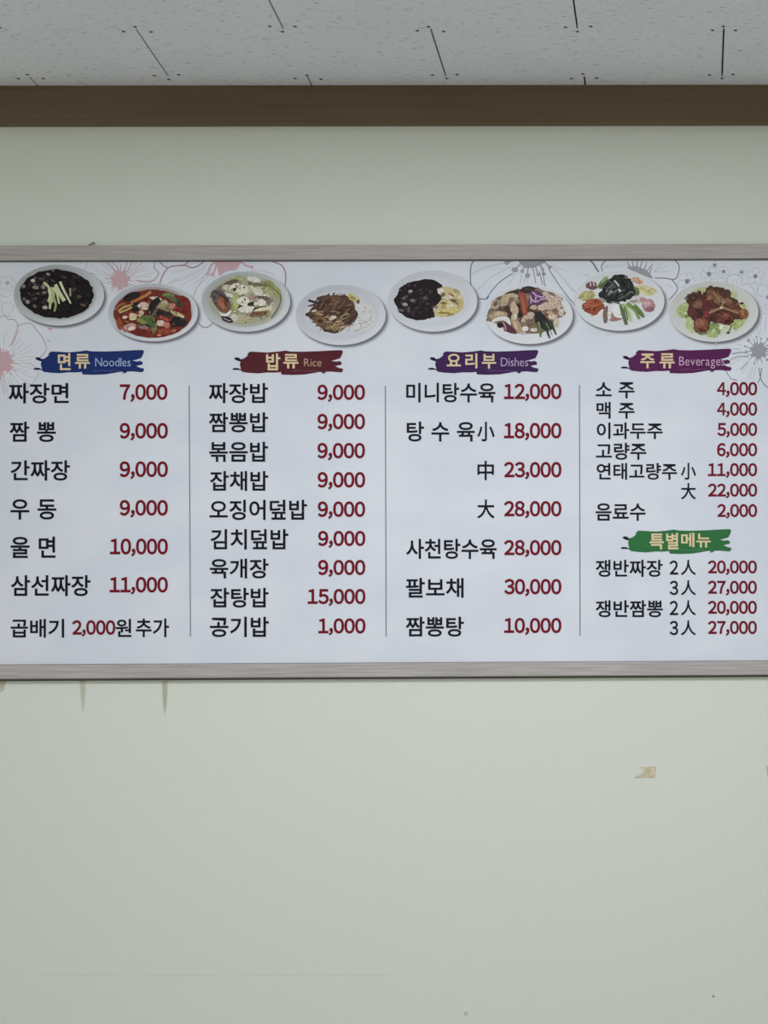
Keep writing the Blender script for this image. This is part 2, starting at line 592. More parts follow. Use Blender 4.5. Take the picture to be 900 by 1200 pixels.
def left_small(fl):
    fl.ell(PINK, 8.7, 331.7, 2.6, 2.2)
    for k in range(5):
        t = k * 1.256
        c = (8.7 + 6 * math.cos(t), 331.7 + 6 * math.sin(t))
        fl.stroke([(c[0] + 4 * math.cos(q), c[1] + 4 * math.sin(q)) for q in [t - 2 + 0.5 * i for i in range(9)]], 0.5, PINKL)
    fl.stroke([(0, 352), (6, 356), (12, 354), (16, 362), (10, 368)], 0.6, PINKL)
    fl.stroke([(0, 345), (8, 348), (14, 344)], 0.6, PINKL)
    fl.stroke([(4, 357), (2, 364), (8, 370), (14, 371)], 0.6, PINKL)
flower(left_small)
def grey_d(fl):
    fl.blob([(609, 304), (640, 304), (636, 309), (630, 312), (622, 314), (614, 313)], GREY)
    for a, e, r in (((612, 307), (603.5, 316), 3.9), ((604, 305), (594, 307.5), 3.4), ((619, 311), (618, 323), 3.4), ((627, 311), (630.5, 322), 2.1),
                    ((633, 309), (637.3, 321), 2.4), ((638, 307), (644.3, 313), 2.6), ((615, 311), (612, 318), 2.4), ((634, 311), (636, 316), 2.0)):
        fl.stroke([a, e], 1.6, GREY); fl.ell(GREY, e[0], e[1], r, r * 0.85, 0, 0.1, 10)
    for a, e in (((624, 312), (628, 332)), ((632, 318), (636, 334)), ((612, 318), (609, 334)), ((616, 322), (614, 333)), ((619, 325), (617.5, 331)), ((636, 320), (639, 336))):
        fl.stroke([a, e], 0.9, GREYD if e[0] > 625 else GREYL)
    fl.stroke([(556, 305), (552, 312), (551.7, 333.2), (557, 341), (559.4, 348.8), (569.5, 350.5), (573, 347)], 1.3, GREYD)
    fl.stroke([(592, 308), (568, 313.5), (554, 321)], 0.9, GREYL); fl.stroke([(600, 312), (575, 325), (560, 340)], 0.7, GREYL)
    fl.stroke([(601.5, 320), (584, 332), (569.5, 350)], 1.1, GREYD); fl.stroke([(606, 318), (596, 334)], 0.6, GREYL)
    fl.stroke([(643, 315), (658, 338), (676, 360)], 1.0, GREYD); fl.stroke([(647, 313), (662, 328), (676, 344)], 0.8, GREYL)
    fl.stroke([(648, 311), (656, 315), (664, 318)], 0.7, GREYL)
flower(grey_d)
def grey_bud(fl):
    fl.stroke([(671, 369), (676, 366.5)], 1.0, GREYD); fl.ell(GREY, 675, 376.3, 2.2, 1.8)
flower(grey_bud)
def grey_e(fl):
    fl.blob([(735, 313), (745, 312), (754, 315), (760, 319), (765, 326), (757, 324), (748, 320), (738, 316)], GREY)
    for a, e in (((738, 313), (735, 307)), ((742, 313), (741, 305)), ((746, 313), (747, 304)), ((750, 314), (753, 305)), ((755, 317), (758, 307)), ((758, 318), (765, 309)), ((761, 321), (764, 313))):
        fl.stroke([a, e], 1.8, GREY, 0.9, False)
    fl.stroke([(790, 304), (796, 312), (793, 325.4), (787.5, 327.3), (781.3, 326.2), (767.3, 325.7)], 1.2, GREYD)
    fl.stroke([(787.5, 327.8), (793, 334.8), (793, 341), (781.3, 355)], 1.2, GREYD)
    for e in ((775, 308), (782, 312), (786, 318)):
        fl.stroke([(766, 319), e], 0.6, GREYL)
    for e in ((716, 309), (728, 311), (738, 309)):
        fl.stroke([(708, 314), e], 0.5, GREYL)
    fl.stroke([(780, 334), (789, 337)], 0.7, GREYL)
    fl.stroke([(710, 305), (705, 311.4), (706, 318)], 1.1, GREYD); fl.stroke([(691, 304), (696, 310), (701.5, 319)], 1.9, GREYD)
flower(grey_e)
def grey_leaf(fl):
    fl.stroke([(683, 321.5), (692, 323.5)], 1.0, GREYL)
flower(grey_leaf)
def grey_veins(fl):
    fl.stroke([(661, 330), (672, 342)], 0.8, GREYL); fl.stroke([(660, 344), (668, 352), (674, 357)], 0.9, GREYL)
flower(grey_veins)
def grey_curl(fl):
    fl.stroke([(690, 384), (694, 390), (701, 391), (704, 387)], 0.6, GREYL); fl.stroke([(708, 389), (713, 393), (719, 391)], 0.6, GREYL)
flower(grey_curl)
def blossom(fl, cx, cy, r, dot, w=0.55):
    for k in range(5):
        t = k * 1.2566 + 0.4 + cx
        c = (cx + r * 0.62 * math.cos(t), cy + r * 0.62 * math.sin(t))
        fl.stroke([(c[0] + r * 0.42 * math.cos(q), c[1] + r * 0.42 * math.sin(q)) for q in [t - 2.2 + 0.55 * i for i in range(9)]], w, GREYL)
    fl.ell(GREY, cx, cy, dot, dot * 0.9, 0, 0.22, 16)
    fl.ell(GREYD, cx, cy, dot * 0.5, dot * 0.45, 0, 0.2, 10)
for cx, cy, r, d in ((805.3, 329.7, 10.5, 3.3), (830.7, 321, 9.5, 3.2), (848, 318.3, 6.5, 2.3), (837.6, 310.6, 3.5, 2.3), (869, 319, 4, 2.0), (885.3, 323.7, 10, 3.0), (902, 348, 17, 4.2)):
    flower(lambda fl: blossom(fl, cx, cy, r, d))
def petals_right(fl):
    fl.stroke([(840, 332), (842, 327), (847, 326), (851, 331)], 0.8, GREYL)
    fl.stroke([(853, 332), (852, 326), (858, 321.5), (866, 323), (870, 328), (868, 334)], 0.9, GREYL)
    fl.stroke([(870, 335), (876, 332.5), (882, 338), (885, 345)], 0.9, GREYL)
    fl.stroke([(890, 352), (893, 365), (900, 368)], 0.9, GREYL)
    fl.stroke([(863, 328), (864, 336)], 0.5, GREYL); fl.stroke([(860, 327), (858, 334)], 0.5, GREYL)
    fl.stroke([(880, 350), (886, 345), (889, 337)], 0.7, GREYL)
flower(petals_right)
def grey_f(fl):
    veins(fl, 889, 411, 18, 42, 12, 95, 200, GREYL)
    veins(fl, 889, 411, 18, 40, 7, 215, 275, GREYL)
    core(fl, 889, 411, 9.3, GREY, 17, (1.5, 1.9), 1.6, 40, 400)
    fl.stroke([(858, 415), (868, 413), (877, 414)], 1.3, GREY); fl.stroke([(856, 421), (866, 417.5), (876, 418)], 1.1, GREY)
    fl.stroke([(877, 424), (868, 434)], 1.0, GREY)
    fl.stroke([(850, 434), (854, 440), (857, 444), (864, 445.7)], 0.9, GREYD)
    fl.stroke([(889.3, 431), (891.3, 443), (896, 451), (903, 456)], 1.1, GREYD); fl.stroke([(892.5, 431), (891, 442), (888, 449)], 1.0, GREYD)
    fl.stroke([(839, 400), (839.4, 408)], 0.8, GREYL)
    fl.stroke([(893, 370), (888, 385), (891, 396)], 0.7, GREYL); fl.stroke([(898, 372), (896, 388)], 0.7, GREYL)
flower(grey_f)

# ------------------------------------------------------------------ printed dishes
def mixc(a, c, t):
    return tuple(x + (y - x) * t for x, y in zip(a, c))
n_dish = [0]
def dish(ox, oy, cx, cy, rx, ry, c_tl, c_br, c_in, label, rim=0.82, edge=(150, 154, 158)):
    """a photographed plate printed flat on the panel, with its printed cast shade"""
    N = 72
    ang = [2 * math.pi * j / N for j in range(N)]
    n_dish[0] += 1
    s = Flat(0.00013 + 3e-6 * n_dish[0], 1e-6).crop(ox, oy)
    def loop(k, dx=0, dy=0):
        return [(cx + dx + rx * k * math.cos(t), cy + dy + ry * k * math.sin(t)) for t in ang]
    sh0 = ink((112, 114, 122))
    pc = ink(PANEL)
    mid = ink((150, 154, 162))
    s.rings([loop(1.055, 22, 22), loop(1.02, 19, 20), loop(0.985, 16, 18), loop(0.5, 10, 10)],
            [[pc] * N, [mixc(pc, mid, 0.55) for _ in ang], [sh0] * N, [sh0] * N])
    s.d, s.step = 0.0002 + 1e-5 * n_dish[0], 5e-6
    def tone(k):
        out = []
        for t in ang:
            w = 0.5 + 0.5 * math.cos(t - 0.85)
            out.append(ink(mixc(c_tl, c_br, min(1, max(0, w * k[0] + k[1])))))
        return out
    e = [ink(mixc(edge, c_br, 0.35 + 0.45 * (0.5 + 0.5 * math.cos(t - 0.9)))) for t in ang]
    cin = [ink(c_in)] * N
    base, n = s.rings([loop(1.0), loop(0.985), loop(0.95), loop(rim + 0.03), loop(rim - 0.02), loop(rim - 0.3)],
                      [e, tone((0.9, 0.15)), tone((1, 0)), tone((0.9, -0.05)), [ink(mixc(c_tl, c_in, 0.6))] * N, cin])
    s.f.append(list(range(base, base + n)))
    o = s.build('dish_picture', board)
    o['label'] = label
    return o, s.d
def food(o, d, ox, oy):
    s = Flat(d + 2e-5, 1.2e-6).crop(ox, oy)
    s.grain = True
    return s

# 1 black bean noodles with cucumber
OX, OY = 10, 300
o, d = dish(OX, OY, 442, 343, 398, 268, (150, 156, 157), (196, 204, 208), (170, 176, 178), 'plate of black bean noodles topped with cucumber')
s = food(o, d, OX, OY)
s.ell((26, 22, 23), 424, 333, 325, 216, 2, 0.025, 60)
s.scatter(26, 560, 330, 150, 150, [(40, 33, 30), (34, 28, 28), (46, 37, 32), (22, 18, 19)], (18, 45))
s.scatter(40, 270, 310, 150, 140, [(52, 46, 46), (70, 62, 62), (38, 32, 33)], (8, 18))
for x, y, a, c_, q in ((215, 215, 22, 14, (178, 172, 168)), (348, 160, 18, 12, (140, 132, 128)), (237, 278, 28, 14, (138, 126, 122)), (305, 272, 20, 20, (120, 112, 108)), (315, 320, 26, 12, (112, 100, 96)),
                       (133, 268, 17, 14, (128, 120, 120)), (167, 402, 20, 18, (140, 130, 128)), (320, 453, 25, 15, (165, 155, 142)), (230, 440, 20, 14, (96, 88, 86)), (137, 378, 15, 13, (105, 98, 98)),
                       (260, 330, 16, 10, (92, 84, 84)), (280, 200, 18, 12, (80, 72, 74)), (235, 375, 15, 9, (90, 80, 80)), (180, 330, 14, 9, (70, 62, 62)), (235, 190, 14, 9, (88, 82, 80)),
                       (575, 295, 18, 9, (82, 72, 62)), (620, 355, 20, 16, (74, 66, 52)), (655, 430, 28, 12, (84, 74, 56)), (490, 185, 24, 7, (78, 68, 64)), (388, 215, 26, 9, (74, 64, 62)), (700, 340, 16, 9, (58, 48, 44)), (390, 128, 12, 9, (120, 112, 108))):
    s.ell(q, x, y, a, c_, rnd.uniform(-30, 30), 0.12, 10)
s.build('noodles', o)
s = food(o, s.d, OX, OY)
for pts, w, w1, q in (([(308, 232), (350, 270), (372, 330), (362, 465)], 22, 20, (178, 190, 140)), ([(372, 275), (395, 330), (385, 400), (350, 400)], 26, 18, (160, 175, 122)),
                      ([(395, 275), (425, 330), (445, 420)], 24, 14, (188, 197, 152)), ([(400, 370), (415, 430), (402, 488)], 22, 16, (140, 155, 92)), ([(412, 250), (445, 320), (490, 395)], 30, 34, (182, 194, 150)),
                      ([(452, 225), (485, 300), (525, 375), (546, 418)], 24, 12, (190, 200, 160)), ([(541, 283), (544, 355)], 16, 12, (150, 156, 140)), ([(350, 290), (362, 350), (345, 400)], 16, 12, (192, 198, 160))):
    s.stroke(pts, w, q, w1)
s.build('cucumber_garnish', o)

# 2 red seafood noodle soup
OX, OY = 120, 325
o, d = dish(OX, OY, 445, 308, 395, 254, (166, 174, 180), (202, 206, 211), (150, 120, 115), 'bowl of red seafood noodle soup', 0.87)
s = food(o, d, OX, OY)
s.ell((112, 44, 31), 442, 320, 343, 212, 0, 0.015, 60)
s.scatter(40, 442, 320, 290, 170, [(128, 50, 34), (98, 36, 28), (140, 66, 40), (88, 32, 28)], (18, 44))
s.ell((122, 36, 34), 690, 250, 95, 85); s.ell((146, 66, 42), 150, 410, 26, 55, -12); s.ell((150, 72, 46), 550, 478, 62, 26); s.ell((112, 34, 28), 330, 480, 70, 26)
s.build('red_soup', o)
s = food(o, s.d, OX, OY)
for x, y, a, c_, an, q in ((260, 170, 82, 34, -20, (40, 32, 34)), (290, 262, 42, 44, 0, (36, 28, 28)), (520, 300, 110, 60, 10, (58, 46, 40)), (655, 225, 60, 38, 20, (70, 58, 46)), (665, 392, 76, 44, 0, (34, 32, 37)), (390, 420, 60, 24, 10, (48, 44, 40)),
                         (362, 252, 54, 34, 8, (200, 172, 162)), (468, 186, 54, 18, 8, (202, 192, 182)), (576, 158, 52, 22, 5, (108, 128, 66)), (620, 190, 50, 22, 30, (92, 98, 58)), (555, 255, 70, 42, 30, (122, 118, 76)), (545, 220, 32, 20, 0, (176, 160, 132)), (520, 250, 40, 24, -20, (150, 140, 100)),
                         (608, 252, 34, 27, 0, (182, 120, 100)), (660, 325, 62, 17, 20, (178, 158, 108)), (690, 338, 36, 12, 30, (196, 178, 132)), (268, 345, 36, 32, 0, (196, 176, 140)), (335, 318, 30, 22, -30, (186, 168, 142)), (240, 440, 58, 34, -12, (186, 140, 134)), (255, 450, 32, 16, -20, (214, 196, 190)),
                         (197, 350, 22, 16, 0, (208, 168, 150)), (395, 375, 75, 42, -8, (88, 108, 56)), (340, 385, 48, 18, 20, (128, 128, 66)), (455, 445, 26, 46, 15, (104, 116, 64)), (430, 400, 50, 28, 60, (74, 92, 48)), (510, 402, 36, 27, 0, (206, 182, 172)), (562, 418, 32, 26, 20, (190, 114, 92)), (540, 360, 50, 18, 25, (152, 62, 54)),
                         (368, 442, 42, 17, 5, (150, 104, 106)), (500, 508, 17, 9, 0, (204, 132, 112)), (628, 470, 19, 12, -20, (178, 104, 88)), (210, 470, 24, 10, 0, (166, 96, 82)), (480, 320, 20, 14, 0, (100, 84, 80))):
    s.ell(q, x, y, a, c_, an, 0.16, 13)
s.stroke([(505, 192), (455, 222), (425, 270), (412, 325)], 52, (36, 31, 34), 44)
s.stroke([(490, 270), (455, 310), (430, 350)], 16, (104, 88, 88)); s.ell((34, 30, 32), 500, 318, 32, 18)
for pts, w, q in (([(250, 222), (330, 185), (430, 128)], 26, (162, 98, 54)), ([(140, 300), (190, 262), (250, 245)], 20, (176, 146, 84)), ([(118, 285), (150, 245), (200, 232)], 14, (146, 104, 58)), ([(150, 312), (210, 288), (262, 262)], 14, (190, 160, 98)), ([(330, 185), (390, 158), (420, 120)], 12, (186, 128, 70))):
    s.stroke(pts, w, q)
s.scatter(24, 430, 330, 260, 150, [(206, 176, 160), (150, 60, 40), (60, 44, 36), (112, 122, 64)], (6, 14))
s.build('seafood_topping', o)

# 3 pale seafood noodle soup
OX, OY = 230, 310
o, d = dish(OX, OY, 435, 325, 390, 265, (158, 164, 166), (198, 205, 208), (168, 172, 150), 'bowl of pale seafood noodle soup with a mussel', 0.84)
s = food(o, d, OX, OY)
s.desat = 0.38
s.ell((160, 161, 126), 428, 312, 318, 212, 0, 0.03, 50)
s.scatter(46, 440, 320, 260, 170, [(174, 176, 136), (142, 148, 92), (186, 188, 156), (128, 132, 84), (150, 146, 104)], (16, 42))
s.build('pale_soup', o)
s = food(o, s.d, OX, OY)
s.desat = 0.3
for x, y, a, c_, an, q in ((360, 122, 64, 20, -10, (150, 160, 88)), (640, 190, 54, 46, 30, (136, 146, 72)), (330, 400, 38, 66, 0, (142, 148, 78)), (705, 250, 34, 60, -15, (150, 152, 84)), (345, 300, 30, 66, 0, (166, 172, 100)), (420, 485, 84, 30, 0, (172, 166, 118)), (300, 165, 70, 26, -20, (96, 84, 66)),
                         (215, 215, 70, 30, -25, (120, 106, 92)), (350, 208, 32, 20, -30, (48, 42, 34)), (600, 300, 60, 30, 20, (104, 82, 86)), (480, 350, 60, 18, -24, (42, 36, 34)), (560, 384, 80, 14, -8, (46, 40, 34)), (390, 372, 44, 14, 0, (60, 54, 42)), (560, 178, 70, 14, 5, (110, 104, 74)), (650, 330, 40, 30, 20, (124, 108, 100)),
                         (400, 222, 60, 42, -10, (204, 206, 178)), (510, 132, 72, 24, 12, (198, 203, 190)), (330, 188, 52, 18, -22, (206, 204, 182)), (262, 200, 38, 22, -20, (188, 180, 150)), (285, 272, 42, 20, 10, (202, 204, 178)), (415, 322, 54, 42, 0, (212, 212, 194)), (440, 392, 66, 32, -6, (206, 208, 190)), (575, 335, 34, 32, 0, (212, 208, 190)), (525, 345, 22, 18, 0, (204, 196, 180)),
                         (530, 228, 66, 22, 12, (196, 198, 172)), (560, 262, 56, 14, 10, (208, 208, 188)), (500, 288, 40, 22, -10, (166, 132, 118)), (470, 205, 32, 20, -30, (190, 190, 150)), (330, 470, 36, 34, -50, (196, 196, 178)), (665, 385, 30, 56, 15, (172, 176, 150)), (640, 240, 40, 18, 40, (176, 178, 120)), (400, 130, 30, 14, 0, (170, 178, 120)), (610, 430, 50, 30, -20, (150, 148, 90)), (350, 360, 22, 36, 10, (176, 178, 96))):
    s.ell(q, x, y, a, c_, an, 0.17, 13)
s.scatter(34, 450, 300, 220, 150, [(214, 214, 198), (70, 62, 46), (150, 156, 90), (184, 178, 140)], (6, 15))
s.ell((92, 86, 82), 220, 322, 68, 118, -32, 0.05, 22); s.ell((52, 46, 44), 240, 300, 50, 24, 30); s.ell((140, 76, 46), 232, 350, 46, 76, -28, 0.06, 18); s.ell((166, 96, 60), 222, 348, 20, 50, -28, 0.1); s.ell((104, 50, 34), 258, 330, 14, 40, -20)
s.blob([(195, 410), (225, 430), (262, 430), (302, 400), (305, 425), (270, 455), (225, 450)], (214, 216, 212)); s.ell((38, 36, 38), 272, 482, 54, 24, 22); s.stroke([(240, 470), (280, 490), (306, 492)], 10, (150, 150, 150))
s.ell((128, 84, 52), 548, 430, 82, 28, -10); s.ell((206, 202, 152), 590, 391, 80, 17, -10, 0.05, 16)
s.stroke([(130, 290), (150, 235), (230, 270)], 10, (60, 54, 52)); s.stroke([(735, 255), (742, 320), (710, 400), (660, 470)], 8, (92, 98, 74)); s.stroke([(560, 140), (650, 190), (735, 260)], 8, (110, 118, 60))
s.build('seafood_topping', o)

# 4 stir-fried noodles beside white rice
OX, OY = 340, 325
o, d = dish(OX, OY, 445, 330, 395, 265, (176, 181, 188), (200, 206, 213), (192, 197, 204), 'white plate of brown glass noodles beside rice')
s = food(o, d, OX, OY)
s.ell((196, 199, 200), 640, 350, 110, 125, 0, 0.05, 24)
s.strands(22, 640, 370, 90, 90, [(182, 186, 186), (206, 209, 211), (170, 174, 168)], (25, 60), (3, 7), (-60, 0))
for pts in ([(560, 472), (610, 460), (650, 436)], [(640, 400), (690, 380), (714, 338)], [(500, 480), (520, 455), (530, 420)]):
    s.stroke(pts, 8, (160, 162, 152))
s.build('rice', o)
s = food(o, s.d, OX, OY)
s.blob([(150, 325), (180, 285), (235, 225), (250, 165), (330, 155), (400, 160), (480, 158), (560, 215), (575, 270), (597, 330), (560, 390), (480, 450), (400, 490), (300, 475), (230, 410), (180, 370)], (84, 60, 47), 6)
s.strands(70, 370, 310, 190, 140, [(60, 42, 35), (104, 76, 58), (70, 48, 42), (122, 94, 72), (50, 36, 31)], (60, 130), (7, 14), (-70, 0))
s.strands(26, 330, 380, 150, 90, [(138, 112, 84), (156, 132, 98), (112, 84, 60)], (40, 90), (6, 11), (-30, 40))
s.strands(12, 430, 440, 90, 40, [(176, 156, 122), (150, 126, 88)], (50, 110), (5, 9), (-50, -5))
s.build('glass_noodles', o)
s = food(o, s.d, OX, OY)
s.stroke([(160, 203), (205, 215), (255, 232)], 22, (56, 42, 42)); s.ell((60, 48, 44), 150, 328, 16, 14)
for x, y, a, c_, an, q in ((375, 355, 34, 19, -20, (202, 188, 168)), (213, 294, 25, 11, -15, (196, 178, 152)), (265, 325, 24, 9, 10, (172, 134, 108)), (480, 342, 46, 24, -25, (140, 122, 88)), (484, 345, 28, 12, -25, (70, 58, 44)), (265, 385, 48, 34, 0, (116, 92, 62)), (265, 385, 30, 20, 0, (72, 48, 40)), (560, 182, 62, 32, 28, (192, 178, 128)), (545, 178, 34, 16, 28, (168, 150, 90)), (598, 214, 16, 18, 0, (96, 80, 54)), (330, 465, 40, 14, 5, (62, 54, 42)), (360, 440, 56, 18, -8, (134, 122, 80)), (400, 208, 30, 12, 0, (122, 78, 58)), (440, 150, 36, 10, 0, (168, 156, 138))):
    s.ell(q, x, y, a, c_, an, 0.14, 12)
s.build('vegetable_pieces', o)

# 5 black bean sauce over fried rice
OX, OY = 448, 310
o, d = dish(OX, OY, 443, 322, 392, 268, (184, 190, 196), (201, 208, 214), (196, 203, 209), 'white plate of black bean sauce over fried rice')
s = food(o, d, OX, OY)
s.blob([(540, 195), (620, 205), (690, 260), (718, 340), (690, 410), (600, 455), (500, 462), (452, 432), (470, 370), (500, 300), (475, 245), (500, 205)], (188, 174, 124), 5)
s.scatter(46, 600, 335, 95, 105, [(202, 190, 142), (170, 156, 104), (206, 200, 168), (150, 132, 92), (192, 178, 112)], (9, 24))
for x, y, a, c_, an, q in ((512, 235, 34, 22, -30, (208, 207, 204)), (590, 282, 38, 18, 20, (206, 180, 168)), (622, 318, 36, 10, 20, (104, 70, 64)), (610, 268, 26, 8, 30, (126, 86, 76)), (555, 412, 80, 28, -5, (196, 182, 112)), (540, 425, 60, 9, 0, (134, 116, 60)), (655, 235, 40, 18, 35, (164, 152, 104)), (540, 342, 22, 14, 0, (116, 98, 62)), (540, 360, 16, 16, 0, (180, 166, 98)), (655, 345, 18, 8, 40, (128, 104, 70)), (600, 440, 32, 12, -10, (150, 132, 76)), (470, 372, 18, 16, 0, (140, 96, 96)), (535, 265, 22, 20, 0, (120, 104, 74))):
    s.ell(q, x, y, a, c_, an, 0.14, 12)
s.build('fried_rice', o)
s = food(o, s.d, OX, OY)
s.blob([(100, 310), (125, 280), (150, 215), (185, 182), (220, 165), (300, 140), (400, 130), (490, 155), (530, 190), (487, 215), (490, 245), (522, 290), (490, 345), (450, 375), (450, 410), (462, 458), (400, 475), (320, 490), (230, 470), (150, 420), (120, 350)], (32, 26, 28), 5)
s.scatter(70, 300, 315, 150, 150, [(44, 37, 39), (56, 48, 50), (24, 19, 21), (66, 58, 60), (50, 40, 42)], (8, 20))
for x, y, a, c_, q in ((247, 236, 20, 14, (150, 140, 136)), (200, 350, 20, 16, (172, 160, 158)), (190, 295, 17, 12, (104, 96, 96)), (265, 315, 20, 15, (112, 102, 102)), (375, 300, 22, 10, (90, 82, 84)), (165, 402, 26, 12, (98, 88, 90)), (230, 400, 14, 26, (86, 78, 80)), (160, 225, 12, 8, (80, 72, 74)), (400, 345, 16, 9, (76, 66, 68)), (290, 185, 12, 8, (70, 62, 62)), (335, 225, 15, 8, (74, 64, 64)), (300, 380, 18, 10, (64, 54, 56)), (445, 370, 15, 12, (84, 50, 42)), (215, 280, 11, 9, (96, 88, 90))):
    s.ell(q, x, y, a, c_, rnd.uniform(-30, 30), 0.12, 10)
s.build('black_bean_sauce', o)

# 6 sweet and sour pork
OX, OY = 560, 325
o, d = dish(OX, OY, 450, 333, 385, 253, (198, 204, 207), (206, 211, 215), (206, 211, 214), 'white plate of fried pork with carrot and red onion')
s = food(o, d, OX, OY)
s.blob([(78, 350), (110, 270), (140, 195), (250, 140), (330, 112), (430, 85), (560, 105), (680, 150), (740, 240), (765, 320), (705, 370), (670, 430), (560, 485), (400, 492), (260, 482), (180, 420), (90, 390)], (122, 103, 86), 9)
s.scatter(60, 420, 290, 290, 150, [(150, 130, 108), (98, 80, 66), (172, 152, 130), (82, 66, 56), (134, 112, 88)], (14, 34))
for x, y, a, c_, an, q in ((300, 138, 76, 22, -20, (66, 52, 47)), (430, 112, 70, 30, -10, (58, 44, 42)), (262, 300, 36, 58, 0, (72, 52, 44)), (368, 300, 30, 66, 0, (44, 38, 36)), (470, 290, 50, 60, 0, (84, 60, 52)), (200, 290, 40, 40, 0, (92, 74, 60)), (540, 270, 60, 30, 0, (108, 78, 64)),
                         (150, 235, 38, 46, 20, (166, 150, 128)), (155, 232, 18, 24, 20, (96, 80, 68)), (175, 335, 82, 38, -10, (160, 142, 114)), (190, 320, 44, 18, -10, (184, 168, 140)), (230, 205, 40, 56, 30, (172, 152, 124)), (295, 172, 54, 32, -15, (180, 162, 134)), (300, 190, 30, 16, -15, (128, 106, 84)),
                         (318, 275, 36, 58, -12, (184, 166, 140)), (322, 352, 24, 34, 20, (196, 180, 154)), (342, 430, 34, 72, -22, (170, 146, 118)), (330, 420, 12, 50, -22, (196, 174, 146)), (440, 352, 68, 32, -30, (188, 166, 148)), (452, 400, 40, 40, 0, (124, 100, 84)), (630, 252, 96, 32, 0, (186, 164, 144)), (560, 268, 34, 24, 0, (198, 178, 160)),
                         (690, 222, 48, 44, 40, (190, 168, 148)), (650, 190, 40, 30, 0, (176, 156, 136)), (600, 160, 50, 30, 20, (188, 176, 160)), (655, 330, 56, 40, 0, (180, 152, 128)), (600, 345, 34, 30, 0, (132, 84, 62)), (650, 345, 34, 20, 0, (206, 186, 160)), (732, 290, 32, 50, 0, (190, 180, 168)), (735, 268, 12, 12, 0, (120, 108, 110)), (680, 300, 26, 26, 0, (140, 96, 76)), (690, 400, 28, 40, 0, (190, 180, 160)), (490, 265, 36, 20, 0, (186, 162, 136))):
    s.ell(q, x, y, a, c_, an, 0.17, 13)
s.strands(14, 680, 190, 70, 60, [(206, 190, 172), (150, 126, 108)], (20, 50), (6, 11), (20, 110))
s.build('fried_pork', o)
s = food(o, s.d, OX, OY)
s.blob([(360, 140), (395, 130), (425, 180), (436, 320), (408, 330), (385, 300), (372, 220)], (148, 72, 50)); s.stroke([(380, 160), (400, 230), (412, 310)], 16, (174, 96, 68))
s.build('carrot_slice', o)
s = food(o, s.d, OX, OY)
s.blob([(455, 140), (500, 115), (560, 140), (600, 190), (560, 235), (490, 245), (440, 235), (455, 190)], (100, 58, 98), 5)
for pts in ([(480, 130), (510, 160), (505, 205)], [(520, 160), (560, 175), (585, 160)], [(470, 190), (500, 215), (540, 205)], [(545, 195), (580, 190), (598, 178)], [(460, 160), (470, 200), (462, 228)]):
    s.stroke(pts, 11, (192, 168, 194))
s.build('red_cabbage', o)
s = food(o, s.d, OX, OY)
s.blob([(120, 395), (150, 360), (215, 342), (265, 352), (290, 400), (280, 430), (250, 390), (205, 380)], (204, 207, 203)); s.ell((30, 24, 26), 195, 420, 28, 26)
s.blob([(215, 392), (265, 408), (320, 450), (340, 490), (280, 485), (238, 455)], (92, 46, 60)); s.stroke([(222, 396), (240, 430), (246, 462)], 12, (178, 140, 150))
s.ell((212, 208, 202), 415, 452, 30, 24); s.ell((205, 200, 190), 490, 462, 32, 16); s.ell((180, 176, 160), 400, 490, 24, 12)
s.build('onion_slices', o)
s = food(o, s.d, OX, OY)
s.blob([(500, 320), (545, 300), (580, 330), (640, 400), (660, 450), (600, 470), (540, 430), (505, 400)], (38, 42, 38))
for pts, w, q in (([(525, 400), (545, 460), (552, 525)], 40, (84, 98, 62)), ([(530, 390), (545, 450), (540, 500)], 14, (128, 140, 92)), ([(580, 380), (605, 460), (632, 538)], 36, (46, 58, 44)), ([(630, 385), (660, 440), (688, 505)], 34, (56, 66, 48)), ([(600, 400), (632, 460), (655, 510)], 12, (112, 124, 82))):
    s.stroke(pts, w, q, w * 0.3)
s.build('green_leaves', o)

# 7 cold platter
OX, OY = 668, 310
o, d = dish(OX, OY, 435, 320, 395, 262, (196, 202, 206), (205, 210, 214), (205, 210, 214), 'white plate of black mushrooms ringed by vegetables')
s = food(o, d, OX, OY)
s.ell((170, 166, 104), 150, 275, 76, 46, -15); s.strands(16, 150, 275, 60, 36, [(196, 192, 136), (142, 138, 76), (182, 178, 120)], (40, 80), (6, 11), (-45, 10))
s.build('yellow_strips', o)
s = food(o, s.d, OX, OY)
s.blob([(106, 368), (150, 320), (220, 296), (290, 335), (300, 380), (270, 430), (220, 445), (130, 410)], (146, 70, 46), 5); s.strands(18, 205, 372, 80, 52, [(176, 96, 64), (104, 42, 30), (160, 80, 50)], (60, 110), (7, 13), (-45, -10))
s.build('carrot_strips', o)
s = food(o, s.d, OX, OY)
s.ell((106, 82, 76), 195, 186, 54, 38)
for x in (175, 205, 232):
    s.stroke([(x, 150), (x + 8, 190)], 10, (200, 190, 186))
s.build('brown_slices', o)
s = food(o, s.d, OX, OY)
s.ell((198, 154, 124), 595, 142, 52, 28, 25); s.strands(8, 595, 142, 40, 20, [(214, 180, 156), (170, 110, 84)], (30, 50), (5, 9), (10, 50))
s.ell((196, 190, 138), 665, 228, 92, 44, 16); s.strands(18, 665, 228, 74, 34, [(212, 208, 166), (170, 164, 100), (204, 198, 146)], (40, 80), (6, 11), (5, 45))
s.build('egg_strips', o)
s = food(o, s.d, OX, OY)
s.ell((104, 128, 78), 295, 165, 60, 36, -45); s.ell((150, 168, 120), 310, 130, 36, 24, -45); s.ell((98, 116, 76), 570, 240, 44, 40, 40); s.ell((150, 140, 130), 300, 290, 46, 40)
